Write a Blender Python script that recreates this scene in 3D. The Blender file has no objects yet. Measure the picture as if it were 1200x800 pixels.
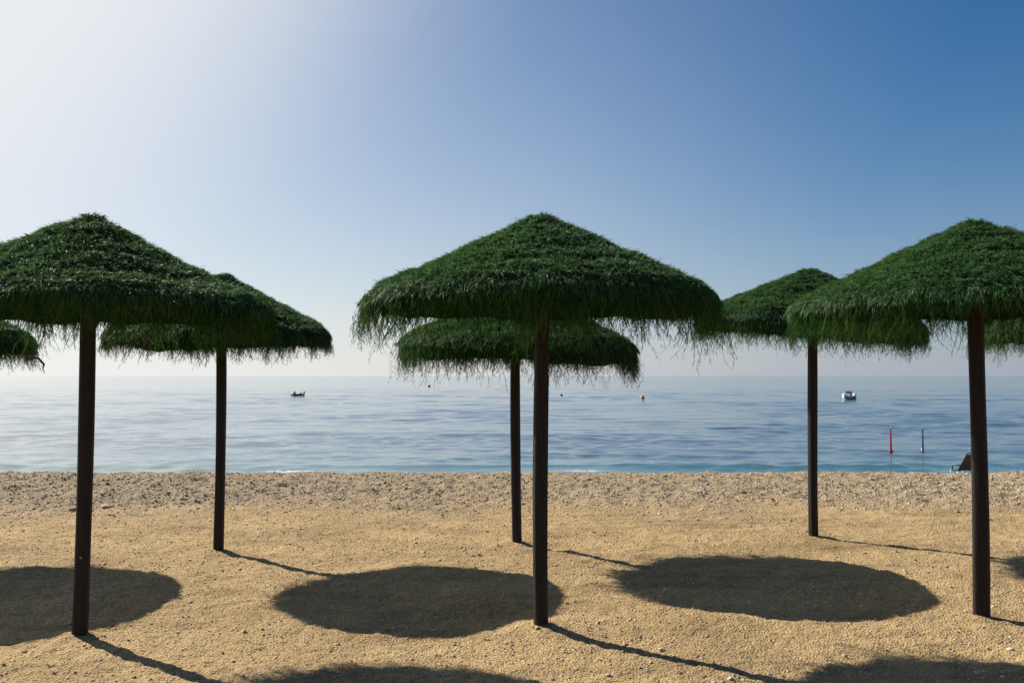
import bpy, bmesh, math, random
import numpy as np
from mathutils import Vector, Matrix
R = math.radians
rng = np.random.default_rng(11)
random.seed(5)
scene = bpy.context.scene
COL = scene.collection

# ------------------------------------------------------------------ camera
EYE = 1.6
cam_d = bpy.data.cameras.new('camera')
cam = bpy.data.objects.new('camera', cam_d); COL.objects.link(cam)
cam.location = (0, 0, EYE)
cam.rotation_euler = (R(90) + math.atan(40/1100), 0, 0)
cam_d.sensor_width = 36; cam_d.lens = 33.0
cam_d.clip_start = 0.05; cam_d.clip_end = 60000
scene.camera = cam

# ------------------------------------------------------------------ light
SUN_EL, SUN_AZ = 36.0, -49.5          # azimuth from the view direction (+Y), negative = to the left
w = bpy.data.worlds.new('World'); scene.world = w; w.use_nodes = True
nt = w.node_tree; nt.nodes.clear()
SKY_SAT, SKY_VAL, EXPO, LOW_H = 1.30, 1.02, 0.55, .10
GLOW = ((.45, 0), (.62, .01), (.70, .02), (.77, .16), (.84, .60), (.90, .88), (1, .9))
out = nt.nodes.new('ShaderNodeOutputWorld'); bg = nt.nodes.new('ShaderNodeBackground')
sky = nt.nodes.new('ShaderNodeTexSky'); sky.sky_type = 'NISHITA'; sky.sun_disc = False
sky.sun_elevation = R(SUN_EL); sky.sun_rotation = R(SUN_AZ)
sky.altitude = 0; sky.air_density = 1.0; sky.dust_density = 0.0; sky.ozone_density = 5.0
bg.inputs['Strength'].default_value = 0.053
sdir = Vector((math.sin(R(SUN_AZ))*math.cos(R(SUN_EL)), math.cos(R(SUN_AZ))*math.cos(R(SUN_EL)), math.sin(R(SUN_EL))))
# humid sea air: a pale veil that is densest at the horizon and brightest round the sun
def wn(t, **kw):
    n = nt.nodes.new(t)
    for k, v in kw.items(): setattr(n, k, v)
    return n
def wm(op, a, b=None, clamp=False):
    n = wn('ShaderNodeMath', operation=op, use_clamp=clamp)
    for i, v in enumerate((a, b)):
        if v is None: continue
        if isinstance(v, (int, float)): n.inputs[i].default_value = v
        else: nt.links.new(v, n.inputs[i])
    return n.outputs[0]
geo = wn('ShaderNodeTexCoord'); sep = wn('ShaderNodeSeparateXYZ'); nt.links.new(geo.outputs['Generated'], sep.inputs[0])
dot = wn('ShaderNodeVectorMath', operation='DOT_PRODUCT'); nt.links.new(geo.outputs['Generated'], dot.inputs[0]); dot.inputs[1].default_value = sdir
c_ = dot.outputs['Value']; elev = wm('MAXIMUM', sep.outputs['Z'], 0.0)
def wramp(fac, stops):
    n = wn('ShaderNodeValToRGB'); n.color_ramp.interpolation = 'B_SPLINE'
    el = n.color_ramp.elements
    while len(el) < len(stops): el.new(.5)
    for e, (p, c) in zip(el, stops): e.position = p
    for e, (p, c) in zip(el, stops): e.color = (*c, 1)
    nt.links.new(fac, n.inputs[0]); return n.outputs[0]
def wmix(f, a, b):
    n = wn('ShaderNodeMix', data_type='RGBA')
    nt.links.new(f, n.inputs[0]); nt.links.new(a, n.inputs[6]); nt.links.new(b, n.inputs[7]); return n.outputs[2]
def wscale(c, k):
    n = wn('ShaderNodeMix', data_type='RGBA', blend_type='MULTIPLY'); n.inputs[0].default_value = 1
    nt.links.new(c, n.inputs[6]); n.inputs[7].default_value = (k, k, k, 1); return n.outputs[2]
hs = wn('ShaderNodeHueSaturation'); hs.inputs['Saturation'].default_value = SKY_SAT; hs.inputs['Value'].default_value = SKY_VAL
nt.links.new(sky.outputs[0], hs.inputs['Color'])
K = 1/(bg.inputs['Strength'].default_value*2**EXPO)
depth = wm('MAXIMUM', wm('ADD', wm('MULTIPLY', c_, .34), LOW_H-.118), .11)
low = wm('MULTIPLY', wm('EXPONENT', wm('MULTIPLY', wm('DIVIDE', elev, depth), -1.0)), .97)
lowc = wscale(wramp(c_, ((.10, (.33, .385, .47)), (.30, (.40, .445, .52)), (.48, (.58, .60, .63)), (.62, (.79, .79, .78)), (.80, (.93, .93, .90)))), K)
glow = wramp(c_, tuple((p, (v, v, v)) for p, v in GLOW))
white = wramp(c_, ((0, (.90, .91, .92)), (1, (.93, .93, .92))))
col = wmix(glow, wmix(low, hs.outputs[0], lowc), wscale(white, K))
nt.links.new(col, bg.inputs['Color']); nt.links.new(bg.outputs[0], out.inputs[0])
sd = bpy.data.lights.new('sun', 'SUN'); sd.energy = 5.0; sd.angle = R(0.53); sd.color = (1.0, 0.93, 0.82)
sun = bpy.data.objects.new('sun', sd); COL.objects.link(sun)
sun.rotation_euler = sdir.to_track_quat('Z', 'Y').to_euler()
scene.view_settings.view_transform = 'Standard'; scene.view_settings.look = 'None'
scene.view_settings.gamma = 1.0; scene.view_settings.exposure = EXPO

# ------------------------------------------------------------------ helpers
def tag(o, label=None, cat=None, group=None, kind=None):
    if label: o['label'] = label
    if cat: o['category'] = cat
    if group: o['group'] = group
    if kind: o['kind'] = kind
    return o
def empty(name, loc=(0, 0, 0), rz=0):
    o = bpy.data.objects.new(name, None); COL.objects.link(o)
    o.location = loc; o.rotation_euler = (0, 0, rz); o.empty_display_size = .2
    return o
def np_mesh(name, verts, quads=None, tris=None, smooth=False, attrs=None):
    verts = np.asarray(verts, dtype=np.float32)
    me = bpy.data.meshes.new(name)
    parts = []
    nq = 0 if quads is None else len(quads); ntr = 0 if tris is None else len(tris)
    if nq: parts.append(np.asarray(quads, dtype=np.int32).ravel())
    if ntr: parts.append(np.asarray(tris, dtype=np.int32).ravel())
    loops = np.concatenate(parts)
    me.vertices.add(len(verts)); me.vertices.foreach_set('co', verts.ravel())
    me.loops.add(len(loops)); me.loops.foreach_set('vertex_index', loops)
    me.polygons.add(nq + ntr)
    st = np.concatenate([np.arange(nq)*4, nq*4 + np.arange(ntr)*3]).astype(np.int32)
    me.polygons.foreach_set('loop_start', st)
    if smooth: me.polygons.foreach_set('use_smooth', np.ones(nq+ntr, dtype=bool))
    me.update(calc_edges=True)
    for k, a in (attrs or {}).items():
        at = me.attributes.new(k, 'FLOAT', 'POINT'); at.data.foreach_set('value', np.asarray(a, dtype=np.float32))
    me.validate()
    return me
def link(name, me, mat=None, parent=None, loc=(0, 0, 0), rot=(0, 0, 0)):
    o = bpy.data.objects.new(name, me); COL.objects.link(o)
    if mat is not None and len(me.materials) == 0: me.materials.append(mat)
    o.parent = parent; o.location = loc; o.rotation_euler = rot
    return o
class MB:
    """collects shaped pieces of ONE part"""
    def __init__(s): s.bm = bmesh.new()
    def box(s, c, d, rot=None, bevel=0.0):
        b = bmesh.new(); bmesh.ops.create_cube(b, size=1)
        bmesh.ops.scale(b, vec=d, verts=b.verts)
        if bevel: bmesh.ops.bevel(b, geom=b.edges[:], offset=bevel, segments=2, affect='EDGES')
        if rot: bmesh.ops.rotate(b, verts=b.verts, matrix=rot)
        bmesh.ops.translate(b, vec=c, verts=b.verts); s._add(b)
    def tube(s, pts, rad, n=8):
        pts = [Vector(p) for p in pts]
        rads = rad if isinstance(rad, (list, tuple)) else [rad]*len(pts)
        b = s.bm; rings = []
        for i, p in enumerate(pts):
            t = (pts[min(i+1, len(pts)-1)] - pts[max(i-1, 0)]).normalized()
            a = t.cross(Vector((0, 0, 1)) if abs(t.z) < .9 else Vector((1, 0, 0))).normalized(); c = t.cross(a)
            rings.append([b.verts.new(p + (a*math.cos(2*math.pi*k/n) + c*math.sin(2*math.pi*k/n))*rads[i]) for k in range(n)])
        for i in range(len(rings)-1):
            for k in range(n): b.faces.new((rings[i][k], rings[i][(k+1) % n], rings[i+1][(k+1) % n], rings[i+1][k]))
        b.faces.new(rings[0][::-1]); b.faces.new(rings[-1])
    def loft(s, sections, cap=True, closed=True):
        b = s.bm; rs = [[b.verts.new(p) for p in sec] for sec in sections]; n = len(rs[0])
        for i in range(len(rs)-1):
            for k in range(n if closed else n-1): b.faces.new((rs[i][k], rs[i][(k+1) % n], rs[i+1][(k+1) % n], rs[i+1][k]))
        if cap: b.faces.new(rs[0][::-1]); b.faces.new(rs[-1])
    def _add(s, b):
        me = bpy.data.meshes.new('t'); b.to_mesh(me); b.free(); s.bm.from_mesh(me); bpy.data.meshes.remove(me)
    def build(s, name, mat, parent=None, smooth=False, loc=(0, 0, 0), rot=(0, 0, 0)):
        bmesh.ops.recalc_face_normals(s.bm, faces=s.bm.faces[:])
        me = bpy.data.meshes.new(name); s.bm.to_mesh(me); s.bm.free()
        if smooth:
            for p in me.polygons: p.use_smooth = True
        return link(name, me, mat, parent, loc, rot)

# gradient noise -----------------------------------------------------
def _h(ix, iy, seed):
    v = (ix.astype(np.int64)*374761393 + iy.astype(np.int64)*668265263 + seed*1442695041) & 0x7fffffff
    v = ((v ^ (v >> 13))*1274126177) & 0x7fffffff
    return ((v ^ (v >> 16)) & 0xffff)/65535.0*2*np.pi
def noise(x, y, seed=0):
    x = np.asarray(x, float); y = np.asarray(y, float)
    ix = np.floor(x); iy = np.floor(y); fx = x-ix; fy = y-iy
    u = fx**3*(fx*(fx*6-15)+10); v = fy**3*(fy*(fy*6-15)+10)
    def g(dx, dy):
        a = _h(ix+dx, iy+dy, seed); return np.cos(a)*(fx-dx) + np.sin(a)*(fy-dy)
    return 1.5*((g(0, 0)*(1-u)+g(1, 0)*u)*(1-v) + (g(0, 1)*(1-u)+g(1, 1)*u)*v)
def sstep(a, b, x):
    t = np.clip((x-a)/(b-a), 0, 1); return t*t*(3-2*t)

# ------------------------------------------------------------------ materials
def mat(name, base, rough=.6, spec=.5, metal=0.0):
    m = bpy.data.materials.new(name); m.use_nodes = True
    b = m.node_tree.nodes['Principled BSDF']
    b.inputs['Base Color'].default_value = (*base, 1); b.inputs['Roughness'].default_value = rough
    b.inputs['Specular IOR Level'].default_value = spec; b.inputs['Metallic'].default_value = metal
    return m
def N(m, t, **kw):
    n = m.node_tree.nodes.new(t)
    for k, v in kw.items():
        if k.startswith('i_'):
            key = k[2:]; key = int(key) if key.isdigit() else key.replace('_', ' ')
            n.inputs[key].default_value = v
        else: setattr(n, k, v)
    return n
def L(m, a, ao, b, bi): m.node_tree.links.new(a.outputs[ao], b.inputs[bi])
def worn(name, c1, c2, scale=8, rough=.5, bump=.2, spec=.5, stretch=(1, 1, 1)):
    m = mat(name, c1, rough, spec); p = m.node_tree.nodes['Principled BSDF']
    tc = N(m, 'ShaderNodeTexCoord'); mp = N(m, 'ShaderNodeMapping'); mp.inputs['Scale'].default_value = stretch
    n = N(m, 'ShaderNodeTexNoise', i_Scale=scale, i_Detail=6.0, i_Roughness=.65)
    L(m, tc, 'Object', mp, 'Vector'); L(m, mp, 'Vector', n, 'Vector')
    r = N(m, 'ShaderNodeValToRGB'); r.color_ramp.elements[0].position = .35; r.color_ramp.elements[1].position = .68
    r.color_ramp.elements[0].color = (*c1, 1); r.color_ramp.elements[1].color = (*c2, 1)
    L(m, n, 'Fac', r, 'Fac'); L(m, r, 'Color', p, 'Base Color')
    b = N(m, 'ShaderNodeBump', i_Strength=bump, i_Distance=.01); L(m, n, 'Fac', b, 'Height'); L(m, b, 'Normal', p, 'Normal')
    return m

# sand
M_sand = mat('sand', (.4, .3, .17), .95, .15)
def sand_nodes(m):
    p = m.node_tree.nodes['Principled BSDF']
    tc = N(m, 'ShaderNodeTexCoord'); at = N(m, 'ShaderNodeAttribute', attribute_name='pebbly')
    n1 = N(m, 'ShaderNodeTexNoise', i_Scale=1.3, i_Detail=5.0, i_Roughness=.6)
    n2 = N(m, 'ShaderNodeTexNoise', i_Scale=55.0, i_Detail=4.0, i_Roughness=.75)
    n3 = N(m, 'ShaderNodeTexVoronoi', i_Scale=70.0)
    for n in (n1, n2, n3): L(m, tc, 'Object', n, 'Vector')
    r1 = N(m, 'ShaderNodeValToRGB'); e = r1.color_ramp.elements
    e[0].position = .3; e[0].color = SAND_A; e[1].position = .72; e[1].color = SAND_B
    L(m, n1, 'Fac', r1, 'Fac')
    r2 = N(m, 'ShaderNodeValToRGB'); e = r2.color_ramp.elements
    e[0].position = .28; e[0].color = (.45, .42, .40, 1); e[1].position = .70; e[1].color = (1.35, 1.33, 1.3, 1)
    L(m, n2, 'Fac', r2, 'Fac')
    mpv = N(m, 'ShaderNodeMapping'); mpv.inputs['Scale'].default_value = (.55, 1.7, 1); L(m, tc, 'Object', mpv, 'Vector')
    n4 = N(m, 'ShaderNodeTexNoise', i_Scale=1.0, i_Detail=7.0, i_Roughness=.68, i_Distortion=.6); L(m, mpv, 'Vector', n4, 'Vector')
    r4 = N(m, 'ShaderNodeValToRGB'); e = r4.color_ramp.elements
    e[0].position = .30; e[0].color = (.70, .70, .70, 1); e[1].position = .56; e[1].color = (1.06, 1.06, 1.06, 1); L(m, n4, 'Fac', r4, 'Fac')
    mul4 = N(m, 'ShaderNodeMix', data_type='RGBA', blend_type='MULTIPLY'); mul4.inputs[0].default_value = 1.0
    L(m, r1, 'Color', mul4, 6); L(m, r4, 'Color', mul4, 7)
    mx = N(m, 'ShaderNodeMix', data_type='RGBA', blend_type='MIX'); L(m, at, 'Fac', mx, 0)
    L(m, mul4, 2, mx, 6); mx.inputs[7].default_value = GRAVEL
    mul = N(m, 'ShaderNodeMix', data_type='RGBA', blend_type='MULTIPLY'); mul.inputs[0].default_value = .75
    L(m, mx, 2, mul, 6); L(m, r2, 'Color', mul, 7)
    r3 = N(m, 'ShaderNodeValToRGB'); e = r3.color_ramp.elements
    e[0].position = 0; e[0].color = (.7, .69, .68, 1); e[1].position = 1; e[1].color = (1.3, 1.3, 1.3, 1)
    L(m, n3, 'Color', r3, 'Fac')
    mul2 = N(m, 'ShaderNodeMix', data_type='RGBA', blend_type='MULTIPLY'); mul2.inputs[0].default_value = .6
    L(m, mul, 2, mul2, 6); L(m, r3, 'Color', mul2, 7)
    L(m, mul2, 2, p, 'Base Color')
    ad = N(m, 'ShaderNodeMath', operation='MULTIPLY_ADD'); ad.inputs[1].default_value = -.8
    L(m, n3, 'Distance', ad, 0); L(m, n2, 'Fac', ad, 2)
    b = N(m, 'ShaderNodeBump', i_Strength=1.0, i_Distance=.018); L(m, ad, 'Value', b, 'Height'); L(m, b, 'Normal', p, 'Normal')
SAND_A, SAND_B, GRAVEL = (.445, .318, .160, 1), (.61, .440, .228, 1), (.44, .345, .22, 1)
sand_nodes(M_sand)

def attr_mat(name, c0, c1, attr, rough, spec=.5, transl=0.0, faded=None):
    m = mat(name, c0, rough, spec); p = m.node_tree.nodes['Principled BSDF']
    at = N(m, 'ShaderNodeAttribute', attribute_name=attr); r = N(m, 'ShaderNodeValToRGB')
    r.color_ramp.elements[0].color = (*c0, 1); r.color_ramp.elements[1].color = (*c1, 1)
    if faded:
        r.color_ramp.elements[1].position = .82; e = r.color_ramp.elements.new(.97); e.color = (*faded, 1)
    L(m, at, 'Fac', r, 'Fac'); L(m, r, 'Color', p, 'Base Color')
    if transl:
        t = N(m, 'ShaderNodeBsdfTranslucent'); mx = N(m, 'ShaderNodeMixShader', i_0=transl)
        L(m, r, 'Color', t, 'Color'); o = m.node_tree.nodes['Material Output']
        L(m, p, 0, mx, 1); L(m, t, 0, mx, 2); L(m, mx, 0, o, 'Surface')
    return m
M_pebble = attr_mat('pebble_stone', (.33, .245, .155), (.72, .60, .44), 'tint', .85, .3)
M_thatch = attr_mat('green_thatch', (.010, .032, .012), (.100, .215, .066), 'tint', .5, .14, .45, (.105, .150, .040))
M_fringe = attr_mat('fringe_strand', (.013, .045, .012), (.050, .130, .026), 'tint', .8, .04, .36, (.10, .12, .035))
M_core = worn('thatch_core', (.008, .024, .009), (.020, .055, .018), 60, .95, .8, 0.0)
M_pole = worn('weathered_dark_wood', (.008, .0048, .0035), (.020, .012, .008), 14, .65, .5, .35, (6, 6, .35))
M_rib = worn('rib_wood', (.06, .04, .025), (.1, .07, .045), 12, .7, .3)

# ------------------------------------------------------------------ ground
POLES = [(-2.674, 5.874), (.189, 6.012), (3.09, 6.242), (-2.661, 8.572), (.057, 8.959), (2.983, 9.334), (-5.45, 8.45), (5.86, 9.45)]
SEA = -2.5
def pebbly(x, y):
    edge = 11.7 + .8*noise(x*.35, y*.2, 3) + .55*noise(x*1.3, y*.7, 4) + .4*noise(x*3.5, y*2, 5)
    return sstep(edge-1.3, edge+1.0, y)
def ground(x, y):
    k = .55
    u = np.maximum((y-15.55)/k, -40)
    z = -.112*k*np.where(u > 20, u, np.log1p(np.exp(np.minimum(u, 20))))
    p = pebbly(x, y)
    near = np.exp(-np.maximum(y-22, 0)/8)
    z = z + near*(.024*noise(x*.45, y*.45, 7) + .016*noise(x*1.1, y*1.1, 8))
    foot = noise(x*2.9, y*2.9, 9); z = z + near*(.012*foot*(1-p) - .018*np.maximum(foot-.25, 0)*(1-p))
    z = z + near*(1-p)*(.011*noise(x*.55, y*2.6, 17) + .009*noise(x*6.5, y*6.5, 10) + .0065*noise(x*14, y*14, 11) + .0055*noise(x*29, y*29, 12))
    z = z + near*p*(.036*noise(x*1.9, y*2.4, 13) + .030*noise(x*4.5, y*4.5, 14) + .020*noise(x*9, y*9, 15) + .010*noise(x*19, y*19, 16))
    # old foot and wheel marks: broken shallow grooves with raised lips
    for (a0, b0, c0, w0, h0) in ((9.9, .10, .25, .10, .012), (10.35, .10, .25, .10, .011), (7.6, -.16, .5, .13, .010), (11.0, -.04, .3, .09, .012)):
        d_ = (y - (a0 + b0*x + c0*np.sin(x*.45 + a0)))/w0
        z = z + near*(1-p)*h0*sstep(-.25, .35, noise(x*.7, y*.3, int(a0*10)))*(-np.exp(-d_**2) + .7*np.exp(-((np.abs(d_)-1.5)/.5)**2))
    for px, py in POLES:
        d2 = (x-px)**2 + (y-py)**2
        z = z + .035*np.exp(-d2/(2*.16**2))
    return z
ys = [4.0]
while ys[-1] < 17: ys.append(ys[-1] + max(.013, .0021*ys[-1]))
while ys[-1] < 75: ys.append(ys[-1] + .4)
back = [4.0]; s = .03
while back[-1] > -300: back.append(back[-1]-s); s *= 1.13
ys = np.array(back[:0:-1] + ys)
t = np.linspace(-1, 1, 640)
ext = np.cumsum(np.geomspace(.03, 90, 34)); ext = ext/ext[-1]
hw = np.where(ys > 4, .66*ys + 1.2, 3.84)
xs = np.concatenate([-(hw[:, None] + ext[::-1][None, :]*900), hw[:, None]*t[None, :], hw[:, None] + ext[None, :]*900], axis=1)
Y = np.repeat(ys[:, None], xs.shape[1], 1)
Z = ground(xs, Y)
def grid_quads(nr, nc):
    i = np.arange(nr*nc).reshape(nr, nc)
    return np.stack([i[:-1, :-1], i[:-1, 1:], i[1:, 1:], i[1:, :-1]], -1).reshape(-1, 4)
me = np_mesh('beach_sand', np.stack([xs, Y, Z], -1).reshape(-1, 3), grid_quads(*xs.shape), smooth=True,
             attrs={'pebbly': pebbly(xs, Y).ravel()})
tag(link('beach_sand', me, M_sand), kind='structure')

# pebbles: uncountable gravel over the sand
ico = bmesh.new(); bmesh.ops.create_icosphere(ico, subdivisions=1, radius=1)
IV = np.array([v.co[:] for v in ico.verts]); IF = np.array([[v.index for v in f.verts] for f in ico.faces]); ico.free()
def pebbles(px, py, size, flat):
    n = len(px); z = ground(px, py)
    v = IV[None]*(1 + rng.normal(0, .16, (n, len(IV), 1)))
    sc = np.stack([size*rng.uniform(.8, 1.35, n), size*rng.uniform(.8, 1.35, n), size*flat], -1)
    v = v*sc[:, None, :]
    a = rng.uniform(0, 2*np.pi, n); c, s_ = np.cos(a)[:, None], np.sin(a)[:, None]
    x = v[..., 0]*c - v[..., 1]*s_; y = v[..., 0]*s_ + v[..., 1]*c
    tl = rng.normal(0, .3, (n, 1)); zz = v[..., 2] + tl*x
    V = np.stack([x + px[:, None], y + py[:, None], zz + (z + sc[:, 2]*.25)[:, None]], -1).reshape(-1, 3)
    F = (IF[None] + (np.arange(n)*len(IV))[:, None, None]).reshape(-1, 3)
    return V, F, np.repeat(rng.uniform(0, 1, n)**1.2, len(IV))
def spread(n, y0, y1):
    y = np.sqrt(rng.uniform(y0**2, y1**2, n)); return rng.uniform(-1, 1, n)*(.62*y + 1.0), y
PV, PF, PT = [], [], []; off = 0
def addp(n, y0, y1, smin, smax, keep):
    global off
    x, y = spread(n, y0, y1); k = keep(x, y); x, y = x[k], y[k]
    sz = smin*(smax/smin)**(rng.uniform(0, 1, len(x))**1.8)
    V, F, T = pebbles(x, y, sz, rng.uniform(.35, .65, len(x)))
    PV.append(V); PF.append(F+off); PT.append(T); off += len(V)
addp(60000, 4.2, 12.5, .003, .010, lambda x, y: (pebbly(x, y) < rng.uniform(0, 1.2, len(x))) & (noise(x*1.2, y*1.2, 31) + noise(x*3, y*3, 33) > rng.uniform(-1, .7, len(x))))
addp(5000, 4.2, 13, .006, .013, lambda x, y: noise(x*.7, y*.7, 34) > -.25)
addp(1200, 4.2, 12.5, .010, .020, lambda x, y: noise(x*.9, y*.9, 32) > -.1)
addp(56000, 10.0, 16.6, .006, .022, lambda x, y: pebbly(x, y) > rng.uniform(0.1, .9, len(x)))
me = np_mesh('pebbles', np.concatenate(PV), tris=np.concatenate(PF), attrs={'tint': np.concatenate(PT)})
tag(link('pebbles', me, M_pebble), 'loose pale pebbles scattered over the sand and heaped along the crest', 'pebbles', kind='stuff')

# ------------------------------------------------------------------ sea
M_sea = mat('sea_water', (.012, .06, .085), .07, .5)
def sea_nodes(m):
    p = m.node_tree.nodes['Principled BSDF']; p.inputs['IOR'].default_value = 1.9; p.inputs['Coat Weight'].default_value = .3; p.inputs['Coat Roughness'].default_value = .42; p.inputs['Coat IOR'].default_value = 1.4
    tc = N(m, 'ShaderNodeTexCoord'); sx = N(m, 'ShaderNodeSeparateXYZ'); L(m, tc, 'Object', sx, 0)
    mr = N(m, 'ShaderNodeMapRange'); mr.inputs[1].default_value = 39; mr.inputs[2].default_value = 52
    L(m, sx, 'Y', mr, 0)
    r = N(m, 'ShaderNodeValToRGB'); e = r.color_ramp.elements
    e[0].color = (.065, .165, .165, 1); e[1].color = (.095, .138, .158, 1); L(m, mr, 0, r, 'Fac')
    fo = N(m, 'ShaderNodeAttribute', attribute_name='foam'); nz = N(m, 'ShaderNodeTexNoise', i_Scale=5.0, i_Detail=6.0, i_Roughness=.7)
    L(m, tc, 'Object', nz, 'Vector')
    mu = N(m, 'ShaderNodeMath', operation='MULTIPLY'); L(m, fo, 'Fac', mu, 0); L(m, nz, 'Fac', mu, 1)
    st = N(m, 'ShaderNodeMapRange'); st.inputs[1].default_value = .26; st.inputs[2].default_value = .42; L(m, mu, 'Value', st, 0)
    mx = N(m, 'ShaderNodeMix', data_type='RGBA'); L(m, st, 0, mx, 0); L(m, r, 'Color', mx, 6); mx.inputs[7].default_value = (.8, .82, .82, 1)
    L(m, mx, 2, p, 'Base Color')
    rr = N(m, 'ShaderNodeMapRange'); rr.inputs[3].default_value = .07; rr.inputs[4].default_value = .9; L(m, st, 0, rr, 0); L(m, rr, 0, p, 'Roughness')
    mp = N(m, 'ShaderNodeMapping'); mp.inputs['Scale'].default_value = (.8, 1.0, 1); L(m, tc, 'Object', mp, 'Vector')
    a = N(m, 'ShaderNodeTexNoise', i_Scale=1.3, i_Detail=5.0, i_Roughness=.6, i_Distortion=.4); L(m, mp, 'Vector', a, 'Vector')
    c = N(m, 'ShaderNodeTexNoise', i_Scale=.24, i_Detail=4.0, i_Roughness=.5); L(m, mp, 'Vector', c, 'Vector')
    b2 = N(m, 'ShaderNodeBump', i_Strength=1.0, i_Distance=.17); L(m, c, 'Fac', b2, 'Height')
    b1 = N(m, 'ShaderNodeBump', i_Strength=1.0, i_Distance=.06); L(m, a, 'Fac', b1, 'Height'); L(m, b2, 'Normal', b1, 'Normal')
    L(m, b1, 'Normal', p, 'Normal')
sea_nodes(M_sea)
ys = [36.5]
while ys[-1] < 320: ys.append(ys[-1] + .12*(ys[-1]/38)**1.15)
while ys[-1] < 30000: ys.append(ys[-1]*1.035)
ys = np.array(ys)
hw = .70*ys + 4
t = np.linspace(-1, 1, 760); ext = np.cumsum(np.geomspace(.05, 900, 30)); ext = ext/ext[-1]
xs = np.concatenate([-(hw[:, None] + ext[::-1][None]*30000), hw[:, None]*t[None], hw[:, None] + ext[None]*30000], 1)
Y = np.repeat(ys[:, None], xs.shape[1], 1)
dy = np.gradient(ys)[:, None]
Zs = np.full(xs.shape, SEA)
patch = np.clip(.62 + .75*noise(xs*.035, Y*.06, 41) + .4*noise(xs*.12, Y*.2, 42), .12, 1.6)
for k in range(96):
    wl = .75*(9/.75)**random.random(); th = random.gauss(0, .62)
    kx, ky = math.sin(th)*2*math.pi/wl, math.cos(th)*2*math.pi/wl
    amp = .0038*wl**.72*(.6 + .8*random.random())
    fade = np.clip((wl/dy - 3)/4, 0, 1)*np.exp(-Y/900)
    Zs += amp*fade*patch*np.sin(kx*xs + ky*Y + random.random()*6.28)
cr = 42.6 + 1.0*noise(xs*.06, 0*xs, 51) + .3*noise(xs*.3, 0*xs, 52)
hgt = .05 + .16*np.clip(noise(xs*.09, 0*xs, 53)+.25, 0, 1) + .05*np.clip(noise(xs*.5, 0*xs, 54), 0, 1)
d = Y-cr
Zs += hgt*np.where(d < 0, np.exp(-(d/.5)**2), np.exp(-(d/1.3)**2))
fm = .8*np.clip(noise(xs*.17, 0*xs, 55)*1.6 - .45, 0, 1)*np.exp(-((d+.35)/.45)**2)
fm = np.maximum(fm, np.clip(noise(xs*.16, 0*xs, 56)*1.3+.15, 0, 1)*np.exp(-((Y-40.8)/.5)**2)*.9)
fm = np.maximum(fm, np.exp(-((Y-38.0)/1.0)**2))
me = np_mesh('sea', np.stack([xs, Y, Zs], -1).reshape(-1, 3), grid_quads(*xs.shape), smooth=True, attrs={'foam': fm.ravel()})
tag(link('sea', me, M_sea), kind='structure')

# ------------------------------------------------------------------ thatched parasols
def norm(v): return v/np.maximum(np.linalg.norm(v, axis=-1, keepdims=True), 1e-9)
def strips(path, width, side, tint):
    """path (n,k,3), width (n,k), side (n,3) -> ribbon quads"""
    n, k, _ = path.shape
    a = path - side[:, None]*width[..., None]*.5; b = path + side[:, None]*width[..., None]*.5
    V = np.stack([a, b], 2).reshape(-1, 3)
    base = (np.arange(n)*k*2)[:, None]; j = np.arange(k-1)[None]*2
    F = np.stack([base+j, base+j+1, base+j+3, base+j+2], -1).reshape(-1, 4)
    return V, F, np.repeat(tint, k*2)
def merge(parts):
    V, F, T, o = [], [], [], 0
    for v, f, tt in parts: V.append(v); F.append(f+o); T.append(tt); o += len(v)
    return np.concatenate(V), np.concatenate(F), np.concatenate(T)
PR = np.array([0, .07, .14, .28, .38, .55, .80, 1.02, 1.09, 1.14])
PZ = np.array([0, .016, .058, .118, .160, .243, .355, .455, .51, .575])
TIER = (.30, .52, .74, .93, 1.2)
STEEP = 1.0
def top(r, th, seed):
    z = -np.interp(r, PR, PZ)*(1 + (STEEP-1)*np.clip(r/.3, 0, 1)*np.clip((1.25-r)/.45, 0, 1))
    for i in range(len(TIER)-1):
        e0 = TIER[i] + .035*noise(np.cos(th)*2.1 + 9*i, np.sin(th)*2.1, seed+i)
        e1 = TIER[i+1]
        f = np.clip((r-e0)/(e1-e0), 0, 1); z = z - .012*(r > e0)*(1-f)**2
    z = z + .016*noise(np.cos(th)*r*5+31, np.sin(th)*r*5, seed+20) + .012*noise(np.cos(th)*r*13, np.sin(th)*r*13+7, seed+21)
    z = z + .030*noise(np.cos(th)*1.3+5, np.sin(th)*1.3, seed+22)*np.clip(r, 0, 1)
    return z
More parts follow.
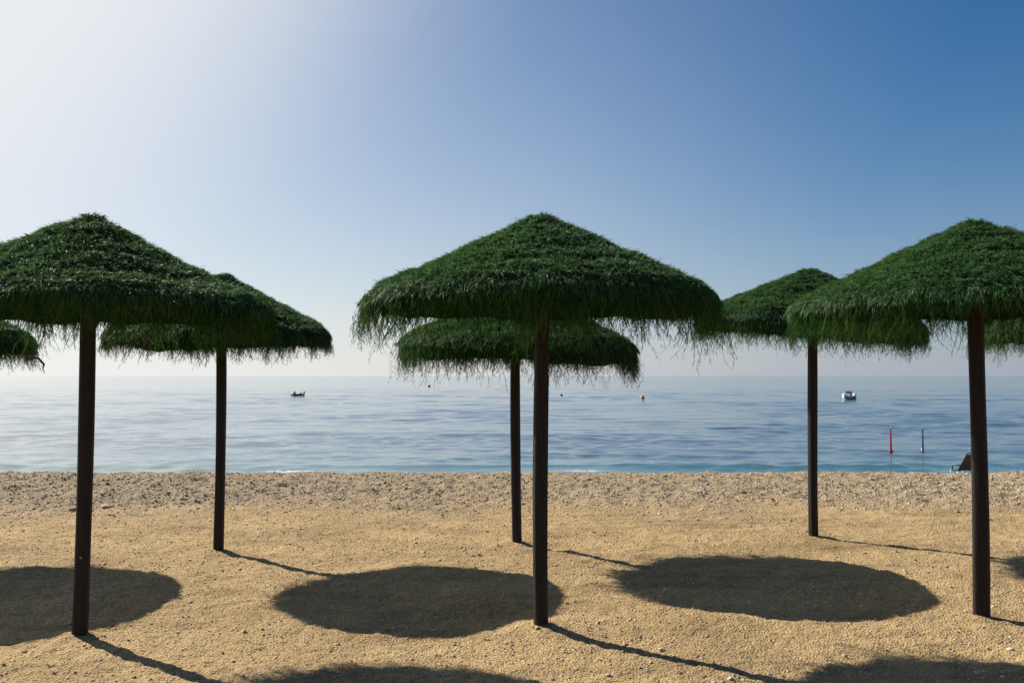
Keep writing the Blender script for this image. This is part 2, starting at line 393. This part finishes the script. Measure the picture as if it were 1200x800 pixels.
def canopy_meshes(seed, rad=1.14, skirt=.10, strand=.20, nsprig=120000):
    g = np.random.default_rng(seed); q = rad/1.14
    # solid core: top face, rolled rim, underside
    nth = 96; th = np.linspace(0, 2*np.pi, nth, endpoint=False)
    wob = 1 + .022*noise(np.cos(th)*1.7, np.sin(th)*1.7, seed+40) + .012*noise(np.cos(th)*5, np.sin(th)*5, seed+41)
    rows = []
    for r in np.concatenate([np.linspace(.01, 1.075, 46)]): rows.append((r, top(np.full(nth, r), th, seed)-.012))
    zr = top(np.full(nth, 1.10), th, seed)
    lowv = skirt*(1 + .35*noise(np.cos(th)*2.5, np.sin(th)*2.5, seed+42))
    rows.append((1.098, zr-.035)); rows.append((1.098, zr-.035-lowv*.6)); rows.append((1.08, zr-.035-lowv*.85)); rows.append((1.04, zr-.02-lowv*.7))
    for r in (.9, .7, .5, .3, .1, .02): rows.append((r, top(np.full(nth, r), th, seed)-.085))
    V = np.stack([np.stack([np.cos(th)*r*wob*q, np.sin(th)*r*wob*q, z], -1) for r, z in rows]).reshape(-1, 3)
    i = np.arange(len(rows)*nth).reshape(len(rows), nth); i2 = np.roll(i, -1, 1)
    F = np.stack([i[:-1], i2[:-1], i2[1:], i[1:]], -1).reshape(-1, 4)
    core = np_mesh('thatch_core', V, F, smooth=True)
    def wobf(a): return 1 + .022*noise(np.cos(a)*1.7, np.sin(a)*1.7, seed+40) + .012*noise(np.cos(a)*5, np.sin(a)*5, seed+41)
    # sprigs laid down the slope
    TU = 6; nsprig = nsprig//TU*TU; n = nsprig//TU       # blades grow in small tied tufts
    r = 1.13*np.sqrt(g.uniform(0, 1, n)); th = g.uniform(0, 2*np.pi, n)
    nt_ = n//8                                            # extra thick rows at each tier edge
    e = np.array((.30, .52, .74, .93, 1.06, 1.10))[g.integers(0, 6, nt_)]; r[:nt_] = e + g.normal(0, .05, nt_) + .035*noise(np.cos(th[:nt_])*2.1, np.sin(th[:nt_])*2.1, seed)
    tuft_lift = np.repeat(np.abs(g.normal(.42, .40, n)), TU); tuft_lat = np.repeat(g.normal(0, .85, n), TU); tuft_len = np.repeat(g.uniform(.65, 1.35, n), TU); tuft_tint = np.repeat(g.uniform(0, 1, n), TU)
    n = nsprig; r = np.clip(np.repeat(r, TU) + g.normal(0, .005, n), .002, 1.14); th = np.repeat(th, TU) + g.normal(0, .005, n)/np.maximum(r, .05)
    er = np.stack([np.cos(th), np.sin(th), 0*th], -1); et = np.stack([-np.sin(th), np.cos(th), 0*th], -1)
    z = top(r, th, seed); slope = (np.interp(r+.02, PR, PZ) - np.interp(np.maximum(r-.02, 0), PR, PZ))/.04
    down = norm(er - slope[:, None]*np.array([0, 0, 1.0])); nor = norm(slope[:, None]*er + np.array([0, 0, 1.0]))
    root = er*(r*wobf(th)*q)[:, None]; root[:, 2] = z - .008
    lift = np.abs(tuft_lift + g.normal(0, .18, n)); up = g.uniform(0, 1, n) < .16; lift[up] += g.uniform(.6, 3.0, up.sum())
    rimk = r > 1.03; lift[rimk] *= .6
    lat = tuft_lat + g.normal(0, .28, n)
    d = norm(down + nor*lift[:, None] + et*lat[:, None] + np.array([0, 0, -1.0])*(np.clip(r-1.0, 0, .2)*6)[:, None])
    Ln = g.uniform(.020, .042, n)*tuft_len*np.where(g.uniform(0, 1, n) < .04, 1.6, 1)
    Ln = Ln*np.where(rimk, .72, 1.0)
    sag = np.array([0, 0, -1.0])*(Ln*.22)[:, None]
    p = np.stack([root, root + d*(Ln*.55)[:, None], root + d*Ln[:, None] + sag], 1)
    wd = g.uniform(.0022, .0044, n); W = np.stack([wd*.9, wd, wd*.15], 1)
    side = norm(np.cross(d, nor) + g.normal(0, .9, (n, 3)))
    clump = .5 + .5*noise(np.cos(th)*r*3, np.sin(th)*r*3, seed+50)
    top_part = strips(p, W, side, np.clip(tuft_tint**1.7*.80 + .12*g.uniform(0, 1, n) + .28*clump - .04, 0, 1))
    # short skirt all round the rim
    n = 6500; th = g.uniform(0, 2*np.pi, n); rr = 1.12*wobf(th)*q - np.abs(g.normal(0, .03, n))
    er = np.stack([np.cos(th), np.sin(th), 0*th], -1); et = np.stack([-np.sin(th), np.cos(th), 0*th], -1)
    root = er*rr[:, None]; root[:, 2] = top(np.full(n, 1.1), th, seed) - g.uniform(.0, 1, n)*skirt
    d = norm(er*np.abs(g.normal(.25, .25, n))[:, None] + et*g.normal(0, .25, n)[:, None] + np.array([0, 0, -1.0]))
    Ln = g.uniform(.03, .085, n)
    p = np.stack([root, root+d*(Ln*.5)[:, None] , root+d*Ln[:, None]-er*(Ln*.12)[:, None]], 1)
    wd = g.uniform(.003, .006, n); skirt_part = strips(p, np.stack([wd, wd, wd*.2], 1), norm(et + er*g.normal(0, .6, n)[:, None]), g.uniform(0, .9, n))
    # matted underside
    n = 7000; r = 1.06*np.sqrt(g.uniform(0, 1, n)); th = g.uniform(0, 2*np.pi, n)
    er = np.stack([np.cos(th), np.sin(th), 0*th], -1); root = er*(r*q)[:, None]; root[:, 2] = top(r, th, seed)-.075
    d = norm(g.normal(0, .8, (n, 3)) + er*.4 + np.array([0, 0, -.75])); Ln = g.uniform(.03, .08, n)
    p = np.stack([root, root+d*(Ln*.5)[:, None], root+d*Ln[:, None]+np.array([0, 0, -1.0])*(Ln*.2)[:, None]], 1)
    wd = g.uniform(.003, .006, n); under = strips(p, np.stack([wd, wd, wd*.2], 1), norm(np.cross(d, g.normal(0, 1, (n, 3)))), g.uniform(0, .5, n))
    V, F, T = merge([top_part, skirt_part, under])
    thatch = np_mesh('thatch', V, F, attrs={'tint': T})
    # hanging fringe: wispy plumes with side needles
    n = 3000; th = g.uniform(0, 2*np.pi, n)
    dens = .5 + 1.2*noise(np.cos(th)*4.5, np.sin(th)*4.5, seed+60) + .9*noise(np.cos(th)*15, np.sin(th)*15, seed+61)
    th = th[g.uniform(0, 1, n) < np.clip(dens+.10, .10, 1)]; n = len(th)
    er = np.stack([np.cos(th), np.sin(th), 0*th], -1); et = np.stack([-np.sin(th), np.cos(th), 0*th], -1)
    rr = 1.125*wobf(th)*q - np.abs(g.normal(0, .05, n))
    z0 = top(np.full(n, 1.1), th, seed) - g.uniform(.2, .9, n)*skirt
    Ln = 1.6*strand*(.30 + .75*g.uniform(0, 1, n)**1.5)*(1 + .5*noise(np.cos(th)*6, np.sin(th)*6, seed+62)); K = 8
    s_ = np.linspace(0, 1, K)
    ph = g.uniform(0, 6.28, (n, 1)); am = g.normal(0, .12, (n, 1)); fr = g.uniform(2, 6, (n, 1)); dr = g.normal(0, .22, (n, 1)); ou = g.normal(.10, .12, (n, 1))
    lx = Ln[:, None]*(dr*s_ + am*np.sin(fr*s_ + ph) - am*np.sin(ph)); ly = Ln[:, None]*(ou*s_ + .08*np.sin(fr*1.3*s_ + ph*2) - .08*np.sin(ph*2))
    P = er[:, None]*(rr[:, None]+ly)[..., None] + et[:, None]*lx[..., None]
    P[..., 2] = z0[:, None] - Ln[:, None]*(s_ - .10*s_*s_)
    wd = g.uniform(.0034, .0060, (n, 1))*(1-.6*s_)
    tn = g.uniform(0, 1, n); fr_parts = [strips(P, wd, norm(et + er*g.normal(0, .8, n)[:, None]), tn)]
    for k in range(1, K-1):
        for _ in range(2):
            m_ = g.uniform(0, 1, n) < .8; c = P[m_, k]; nn = len(c)
            d = norm(et[m_]*g.normal(0, .7, nn)[:, None] + er[m_]*g.normal(0, .5, nn)[:, None] + np.array([0, 0, -1.0])); l = g.uniform(.015, .045, nn)
            q2 = np.stack([c, c+d*l[:, None]], 1); ww = g.uniform(.0022, .0040, nn)
            fr_parts.append(strips(q2, np.stack([ww, ww*.3], 1), norm(np.cross(d, g.normal(0, 1, (nn, 3)))), tn[m_]))
    V, F, T = merge(fr_parts)
    return core, thatch, np_mesh('fringe', V, F, attrs={'tint': T})
def pole_mesh(seed, H, r0=.049, lean=(0, 0)):
    g = np.random.default_rng(seed); n = 28; zs = np.linspace(-.25, H, 26); a = np.linspace(0, 2*np.pi, n, endpoint=False)
    ph = g.uniform(0, 6, 4); V = []
    for z in zs:
        r = r0*(1.05-.05*z/H) + .0022*np.cos(4*a+ph[0]) + .0014*np.cos(9*a+ph[1]) + .0016*np.sin(3.1*z+ph[2]+2*a) - .004*np.exp(-((np.mod(a-2.0, 2*np.pi)-.6)/.10)**2)
        cx = .010*math.sin(z*1.5+ph[3]); cy = .008*math.sin(z*1.1+ph[2])
        V.append(np.stack([np.cos(a)*r+cx, np.sin(a)*r+cy, np.full(n, z)], -1))
    V = np.concatenate(V); i = np.arange(len(zs)*n).reshape(len(zs), n); i2 = np.roll(i, -1, 1)
    F = np.stack([i[:-1], i2[:-1], i2[1:], i[1:]], -1).reshape(-1, 4)
    c = np.array([[0, 0, H+.005]]); V = np.concatenate([V, c]); tr = np.stack([i[-1], i2[-1], np.full(n, len(V)-1)], -1)
    return np_mesh('pole', V, F, tr, smooth=True)
GROUP = 'green thatched parasols standing in two rows on the beach'
# x, y, apex height, radius, tilt about x, tilt about y, skirt, strand, pole radius, label
SPEC = [
 (*POLES[0], 2.62, 1.15, R(0), R(0), .06, .18, .046, 'front row green thatched parasol whose dark pole carries a small yellow tag'),
 (*POLES[1], 2.64, 1.14, R(0), R(.5), .06, .22, .0445, 'front row green thatched parasol in the middle, overlapping another one right behind it'),
 (*POLES[2], 2.65, 1.21, R(1), R(-1), .07, .20, .051, 'front row green thatched parasol at the right with the thickest pole'),
 (*POLES[3], 2.54, 1.01, R(4.5), R(1.0), .09, .12, .044, 'back row green thatched parasol half hidden behind the yellow tagged one'),
 (*POLES[4], 2.46, 1.155, R(2), R(2.5), .16, .18, .0435, 'back row green thatched parasol almost hidden behind the middle front one, its pole leaning slightly'),
 (*POLES[5], 2.68, 1.12, R(1.5), R(4.0), .12, .16, .044, 'back row green thatched parasol with a visibly tilted canopy behind the thick poled one'),
 (*POLES[6], 2.50, 1.06, R(0), R(1.0), .12, .14, .044, 'green thatched canopy edge with a curved loose twig at the left picture edge'),
 (*POLES[7], 2.62, 1.13, R(0), R(0), .12, .18, .044, 'green thatched canopy edge peeping out right of the thickest pole'),
]
for i, (x, y, H, rad, tx, ty, sk, stl, pr, lab) in enumerate(SPEC):
    gz = float(ground(np.array([x]), np.array([y]))[0]) - .02
    root = tag(empty('thatched_parasol', (x, y, gz)), lab, 'parasol', GROUP)
    if i == 0: root.rotation_euler = (0, R(.4), 0)
    if i == 4: root.rotation_euler = (0, R(-1.0), 0)
    H = H - gz
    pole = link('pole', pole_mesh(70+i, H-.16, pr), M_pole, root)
    STEEP = 1.19 if i == 0 else 1.04
    core, th_me, fr_me = canopy_meshes(100+17*i, rad, sk, stl)
    can = link('thatched_canopy', th_me, M_thatch, root, (.07 if i == 4 else 0, 0, H-.005), (tx, ty, R(37*i)))
    # tilt axes stay in the parasol's own frame
    can.rotation_euler = (Matrix.Rotation(ty, 3, 'Y') @ Matrix.Rotation(tx, 3, 'X') @ Matrix.Rotation(R(37*i), 3, 'Z')).to_euler()
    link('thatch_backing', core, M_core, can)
    link('fringe', fr_me, M_fringe, can)
    for k in range(8):
        a = k*math.pi/4 + .2; c, s_ = math.cos(a), math.sin(a); m = MB()
        m.tube([(c*.04, s_*.04, -.17), (c*.55*rad, s_*.55*rad, -.40), (c*.95*rad, s_*.95*rad, -.57)], [.014, .013, .010], 6)
        m.build('rib', M_rib, can, True)
    if i == 0:
        m = MB(); m.box((.014, -.0465, .49), (.015, .006, .016), None, .002)
        m.build('yellow_tag', mat('yellow_tag', (.26, .18, .02), .6), pole)
    if i == 6:
        m = MB(); m.tube([(1.0, -.1, -.70), (1.20, -.12, -.735), (1.25, -.12, -.75), (1.30, -.125, -.80), (1.29, -.125, -.84), (1.31, -.125, -.88)], [.012, .012, .011, .010, .005, .002], 6)
        tw = m.build('loose_twig', M_rib, root, True); tw.location = (0, 0, H)

# ------------------------------------------------------------------ things by the water
def gz(x, y): return float(ground(np.array([float(x)]), np.array([float(y)]))[0])
M_white = worn('white_plastic', (.78, .78, .76), (.66, .66, .64), 9, .4, .05)
M_dark = worn('dark_rubber', (.025, .026, .03), (.05, .05, .055), 9, .5, .1)
M_metal = mat('pole_metal', (.25, .26, .28), .4, .5, .6)
def closed_parasol(x, y, h, cloth, label, wide, valance):
    r = tag(empty('closed_beach_parasol', (x, y, gz(x, y)-.02)), label, 'parasol', 'closed beach parasols by the waterline')
    m = MB(); m.tube([(0, 0, -.2), (0, 0, h*.5), (0, 0, h)], .017, 8); m.build('pole', M_metal, r, True)
    m = MB(); secs = []
    n = 16
    for z, rr in ((h+.01, .012), (h-.04, .022), (h-.3, .025), (h-.6, .029), (h-.80, .036*wide), (h-.90, .042*wide), (h-.93, .038*wide)):
        secs.append([(math.cos(2*math.pi*k/n)*rr*(1 + .22*(k % 2)), math.sin(2*math.pi*k/n)*rr*(1 + .22*(k % 2)), z) for k in range(n)])
    m.loft(secs); can = m.build('folded_canopy', cloth, r, True)
    if valance:
        m = MB(); secs = []
        for z, rr in ((h-.84, .038*wide), (h-.90, .052*wide), (h-.97, .058*wide), (h-.965, .05*wide)):
            secs.append([(math.cos(2*math.pi*k/n)*rr*(1 + .3*(k % 2)), math.sin(2*math.pi*k/n)*rr*(1 + .3*(k % 2)), z + .02*(k % 2)) for k in range(n)])
        m.loft(secs); m.build('valance', cloth, r, True)
    else:
        m = MB(); m.tube([(-.05, -.03, h-.76), (-.06, -.05, h-.82), (-.03, -.06, h-.85)], .022, 6); m.build('tie_strap', M_white, r, True)
    m = MB(); m.tube([(0, 0, h), (0, 0, h+.05)], [.014, .008], 6); m.build('tip', M_white, r, True)
    return r
closed_parasol(14.48, 36, 1.90, worn('red_cloth', (.33, .035, .07), (.25, .02, .05), 12, .8, .1), 'closed red beach parasol stuck in the shore beside the blue one', 1.0, True)
closed_parasol(15.70, 36, 1.90, worn('blue_cloth', (.02, .12, .28), (.015, .08, .2), 12, .8, .1), 'closed blue beach parasol stuck in the shore beside the red one', .95, False)
# lounge chair
M_frame = worn('dark_frame', (.04, .028, .028), (.06, .042, .04), 9, .6, .1)
def chair(x, y, rz):
    r = tag(empty('beach_chair', (x, y, gz(x, y)), rz), 'white framed beach chair with dark slatted backrest partly behind a parasol pole', 'chair')
    # local: faces +Y, back leans to -Y
    SH = .30
    def bp(u, v, w_=0): return Vector((u, -.25 - v*math.sin(R(34)) + w_*math.cos(R(34)), SH + v*math.cos(R(34)) + w_*math.sin(R(34))))
    rotm = Matrix.Rotation(R(34), 3, 'X')
    m = MB()
    for k in range(9): m.box(bp(0, .05 + k*.085), (.56, .018, .080), rotm, .005)
    m.build('backrest', worn('dark_slats', (.024, .021, .024), (.038, .033, .037), 6, .6, .1), r)
    m = MB()
    for k in range(4): m.box((0, -.2 + k*.085, SH), (.56, .07, .018), None, .005)
    m.build('seat', worn('dark_slats_seat', (.024, .021, .024), (.038, .033, .037), 6, .6, .1), r)
    m = MB()
    for sx in (-.3, .3): m.tube([bp(sx, -.05), bp(sx, .84)], .02, 8); m.tube([(sx, -.27, SH), (sx, .10, SH)], .02, 8)
    m.tube([bp(-.3, .84), bp(.3, .84)], .02, 8); m.build('frame', M_frame, r, True)
    for sx in (-.3, .3):
        m = MB(); m.tube([(sx, -.22, SH), (sx, -.36, -.04)], .02, 8); m.build('leg', M_white, r, True)
        m = MB(); m.tube([(sx, .08, SH), (sx, .13, -.04)], .02, 8); m.build('leg', M_white, r, True)
        m = MB(); m.tube([bp(sx*1.08, .25), (sx*1.08, -.08, SH+.20), (sx*1.08, -.02, SH+.18), (sx*1.05, -.03, SH)], .02, 8); m.build('armrest', M_frame, r, True)
chair(17.06, 36, R(20))

# boats and buoys
def hull_sections(Ln, B, D, bow=1.0):
    secs = []
    for s in (0, .2, .45, .7, .88, 1.0):
        wv = B/2*(1 - max(0, (s-.4)/.6)**2.2)*(.94 + .06*min(1, s*4)); wv = max(wv, .02); sh = D*(1 + .35*s*s)
        secs.append([(-wv, s*Ln, sh), (-wv*.94, s*Ln, sh*.35), (-wv*.6, s*Ln, -.12), (0, s*Ln, -.25 + .2*s**3), (wv*.6, s*Ln, -.12), (wv*.94, s*Ln, sh*.35), (wv, s*Ln, sh), (wv*.8, s*Ln, sh-.03), (0, s*Ln, sh*.55 if s < .6 else sh-.02), (-wv*.8, s*Ln, sh-.03)])
    return secs
def motorboat(x, y, rz):
    r = tag(empty('motorboat', (x, y, SEA), rz), 'white motorboat seen from its stern, anchored on the calm sea', 'boat')
    m = MB(); m.loft(hull_sections(5.2, 2.25, .82)); m.build('hull', M_white, r)
    m = MB(); m.box((.12, -.03, .28), (1.75, .05, .52), None, .01); m.build('transom', worn('grey_transom', (.15, .16, .18), (.22, .23, .25), 5, .5, .1), r)
    m = MB(); m.box((.1, -.28, .78), (.34, .42, .5), Matrix.Rotation(R(-8), 3, 'X'), .07); mo = m.build('outboard_motor', M_dark, r, True)
    m = MB(); m.tube([(.1, -.2, .55), (.1, -.24, 0), (.1, -.24, -.3)], [.09, .07, .06], 8); m.build('motor_leg', M_dark, mo, True)
    m = MB(); m.loft([[(-.62, 1.7, .5), (.62, 1.7, .5), (.62, 2.7, .6), (-.62, 2.7, .6)], [(-.55, 1.8, 1.0), (.55, 1.8, 1.0), (.55, 2.5, 1.05), (-.55, 2.5, 1.05)]]); con = m.build('console', M_white, r)
    m = MB(); m.loft([[(-.56, 2.15, 1.03), (.56, 2.15, 1.03), (.56, 2.19, 1.03), (-.56, 2.19, 1.03)], [(-.46, 1.98, 1.42), (.46, 1.98, 1.42), (.46, 2.02, 1.42), (-.46, 2.02, 1.42)]]); m.build('windscreen', mat('tinted_screen', (.12, .12, .14), .15), con)
    for sx in (-.85, .85):
        m = MB(); m.box((sx, .35, .78), (.42, .5, .42), None, .06); m.build('seat', M_white, r, True)
    m = MB(); m.tube([(-.75, .3, .8), (-.75, .3, 1.45)], .02, 6); m.build('stern_light_pole', M_white, r)
motorboat(57.9, 161.0, R(-14))
def dinghy(x, y, rz):
    r = tag(empty('dinghy', (x, y, SEA), rz), 'small dark dinghy with a white seat, lying broadside on the water', 'boat')
    m = MB()
    for s in (-1, 1): m.tube([(-1.25, s*.48, .27), (.4, s*.48, .27), (.95, s*.34, .31), (1.32, 0, .36)], [.19, .2, .19, .17], 10)
    m.build('tube_hull', M_dark, r, True)
    m = MB(); m.box((-.1, 0, .14), (2.3, .75, .08)); m.box((-1.15, 0, .34), (.06, .8, .4)); m.build('floor', M_dark, r)
    m = MB(); m.box((.55, 0, .66), (.34, .5, .62), None, .08); m.build('console', M_dark, r, True)
    m = MB(); m.box((-.62, 0, .60), (.42, .55, .28), None, .06); m.build('seat', M_white, r, True)
    m = MB(); m.box((-1.30, 0, .74), (.30, .28, .42), Matrix.Rotation(R(14), 3, 'Y'), .07); mo = m.build('outboard_motor', M_dark, r, True)
    m = MB(); m.tube([(-1.28, 0, .6), (-1.34, 0, -.2)], .06, 8); m.build('motor_leg', M_dark, mo, True)
dinghy(-42.9, 188.0, R(180+13))
def buoy(x, y, rad, m_, label, tall):
    r = tag(empty('mooring_buoy', (x, y, SEA)), label, 'buoy', 'mooring buoys floating offshore')
    m = MB(); n = 16; secs = []
    for k in range(1, 10):
        a = math.pi*k/10; secs.append([(math.sin(a)*rad*math.cos(2*math.pi*j/n), math.sin(a)*rad*math.sin(2*math.pi*j/n), rad*.5 + math.cos(a)*rad*tall) for j in range(n)])
    m.loft(secs[::-1]); m.build('float', m_, r, True)
    m = MB(); m.tube([(0, 0, rad*.4+rad*tall), (0, 0, rad*.75+rad*tall)], rad*.16, 8); m.build('top_eye', m_, r, True)
buoy(23.2, 167.0, .36, worn('orange_buoy', (.75, .32, .03), (.6, .22, .02), 3, .45, .05), 'orange yellow round buoy floating right of the middle front parasol', 1.15)
buoy(10.1, 192.0, .26, M_dark, 'small dark buoy floating just right of the middle front pole', 1.0)
buoy(-30.5, 346.0, .5, M_dark, 'tiny dark buoy far out, between the dinghy and the middle parasols', 1.0)

# small finds on the sand
def stone(x, y, s, m_, label, seed, flat=.5):
    g = np.random.default_rng(seed); b = bmesh.new(); bmesh.ops.create_icosphere(b, subdivisions=3, radius=1)
    for v in b.verts:
        p = np.array(v.co); k = 1 + .25*float(noise(np.array([p[0]*1.3+seed]), np.array([p[1]*1.3+p[2]]), seed)[0]) + .10*float(noise(np.array([p[0]*4]), np.array([p[1]*4+p[2]*3]), seed)[0])
        v.co = Vector((p[0]*s*1.3*k, p[1]*s*k, p[2]*s*flat*k))
    me = bpy.data.meshes.new('stone'); b.to_mesh(me); b.free()
    for p in me.polygons: p.use_smooth = True
    o = link('stone', me, m_, None, (x, y, gz(x, y) + s*flat*.45), (0, 0, g.uniform(0, 6)))
    tag(o, label, 'stone')
M_stone = worn('pale_stone', (.55, .47, .36), (.42, .35, .26), 30, .85, .4)
M_stone2 = worn('brown_stone', (.33, .25, .17), (.25, .18, .12), 30, .85, .4)
stone(-4.95, 11.55, .058, M_stone, 'large pale flat stone at the pebble edge, between the two left poles', 3, .38)
stone(-5.22, 11.25, .06, M_stone2, 'brown stone lying left of the large pale flat stone', 5, .5)
b = bmesh.new(); bmesh.ops.create_grid(b, x_segments=7, y_segments=7, size=.024)
for v in b.verts: v.co.z = .03 + .02*random.random() + .3*v.co.x*v.co.x*10
me = bpy.data.meshes.new('litter_scrap'); b.to_mesh(me); b.free()
o = link('litter_scrap', me, mat('red_plastic', (.75, .12, .07), .5), None, (3.30, 12.0, gz(3.30, 12.0)), (R(35), 0, .4))
sm = o.modifiers.new('thickness', 'SOLIDIFY'); sm.thickness = .003
tag(o, 'tiny scrap of red litter among the pebbles', 'litter')
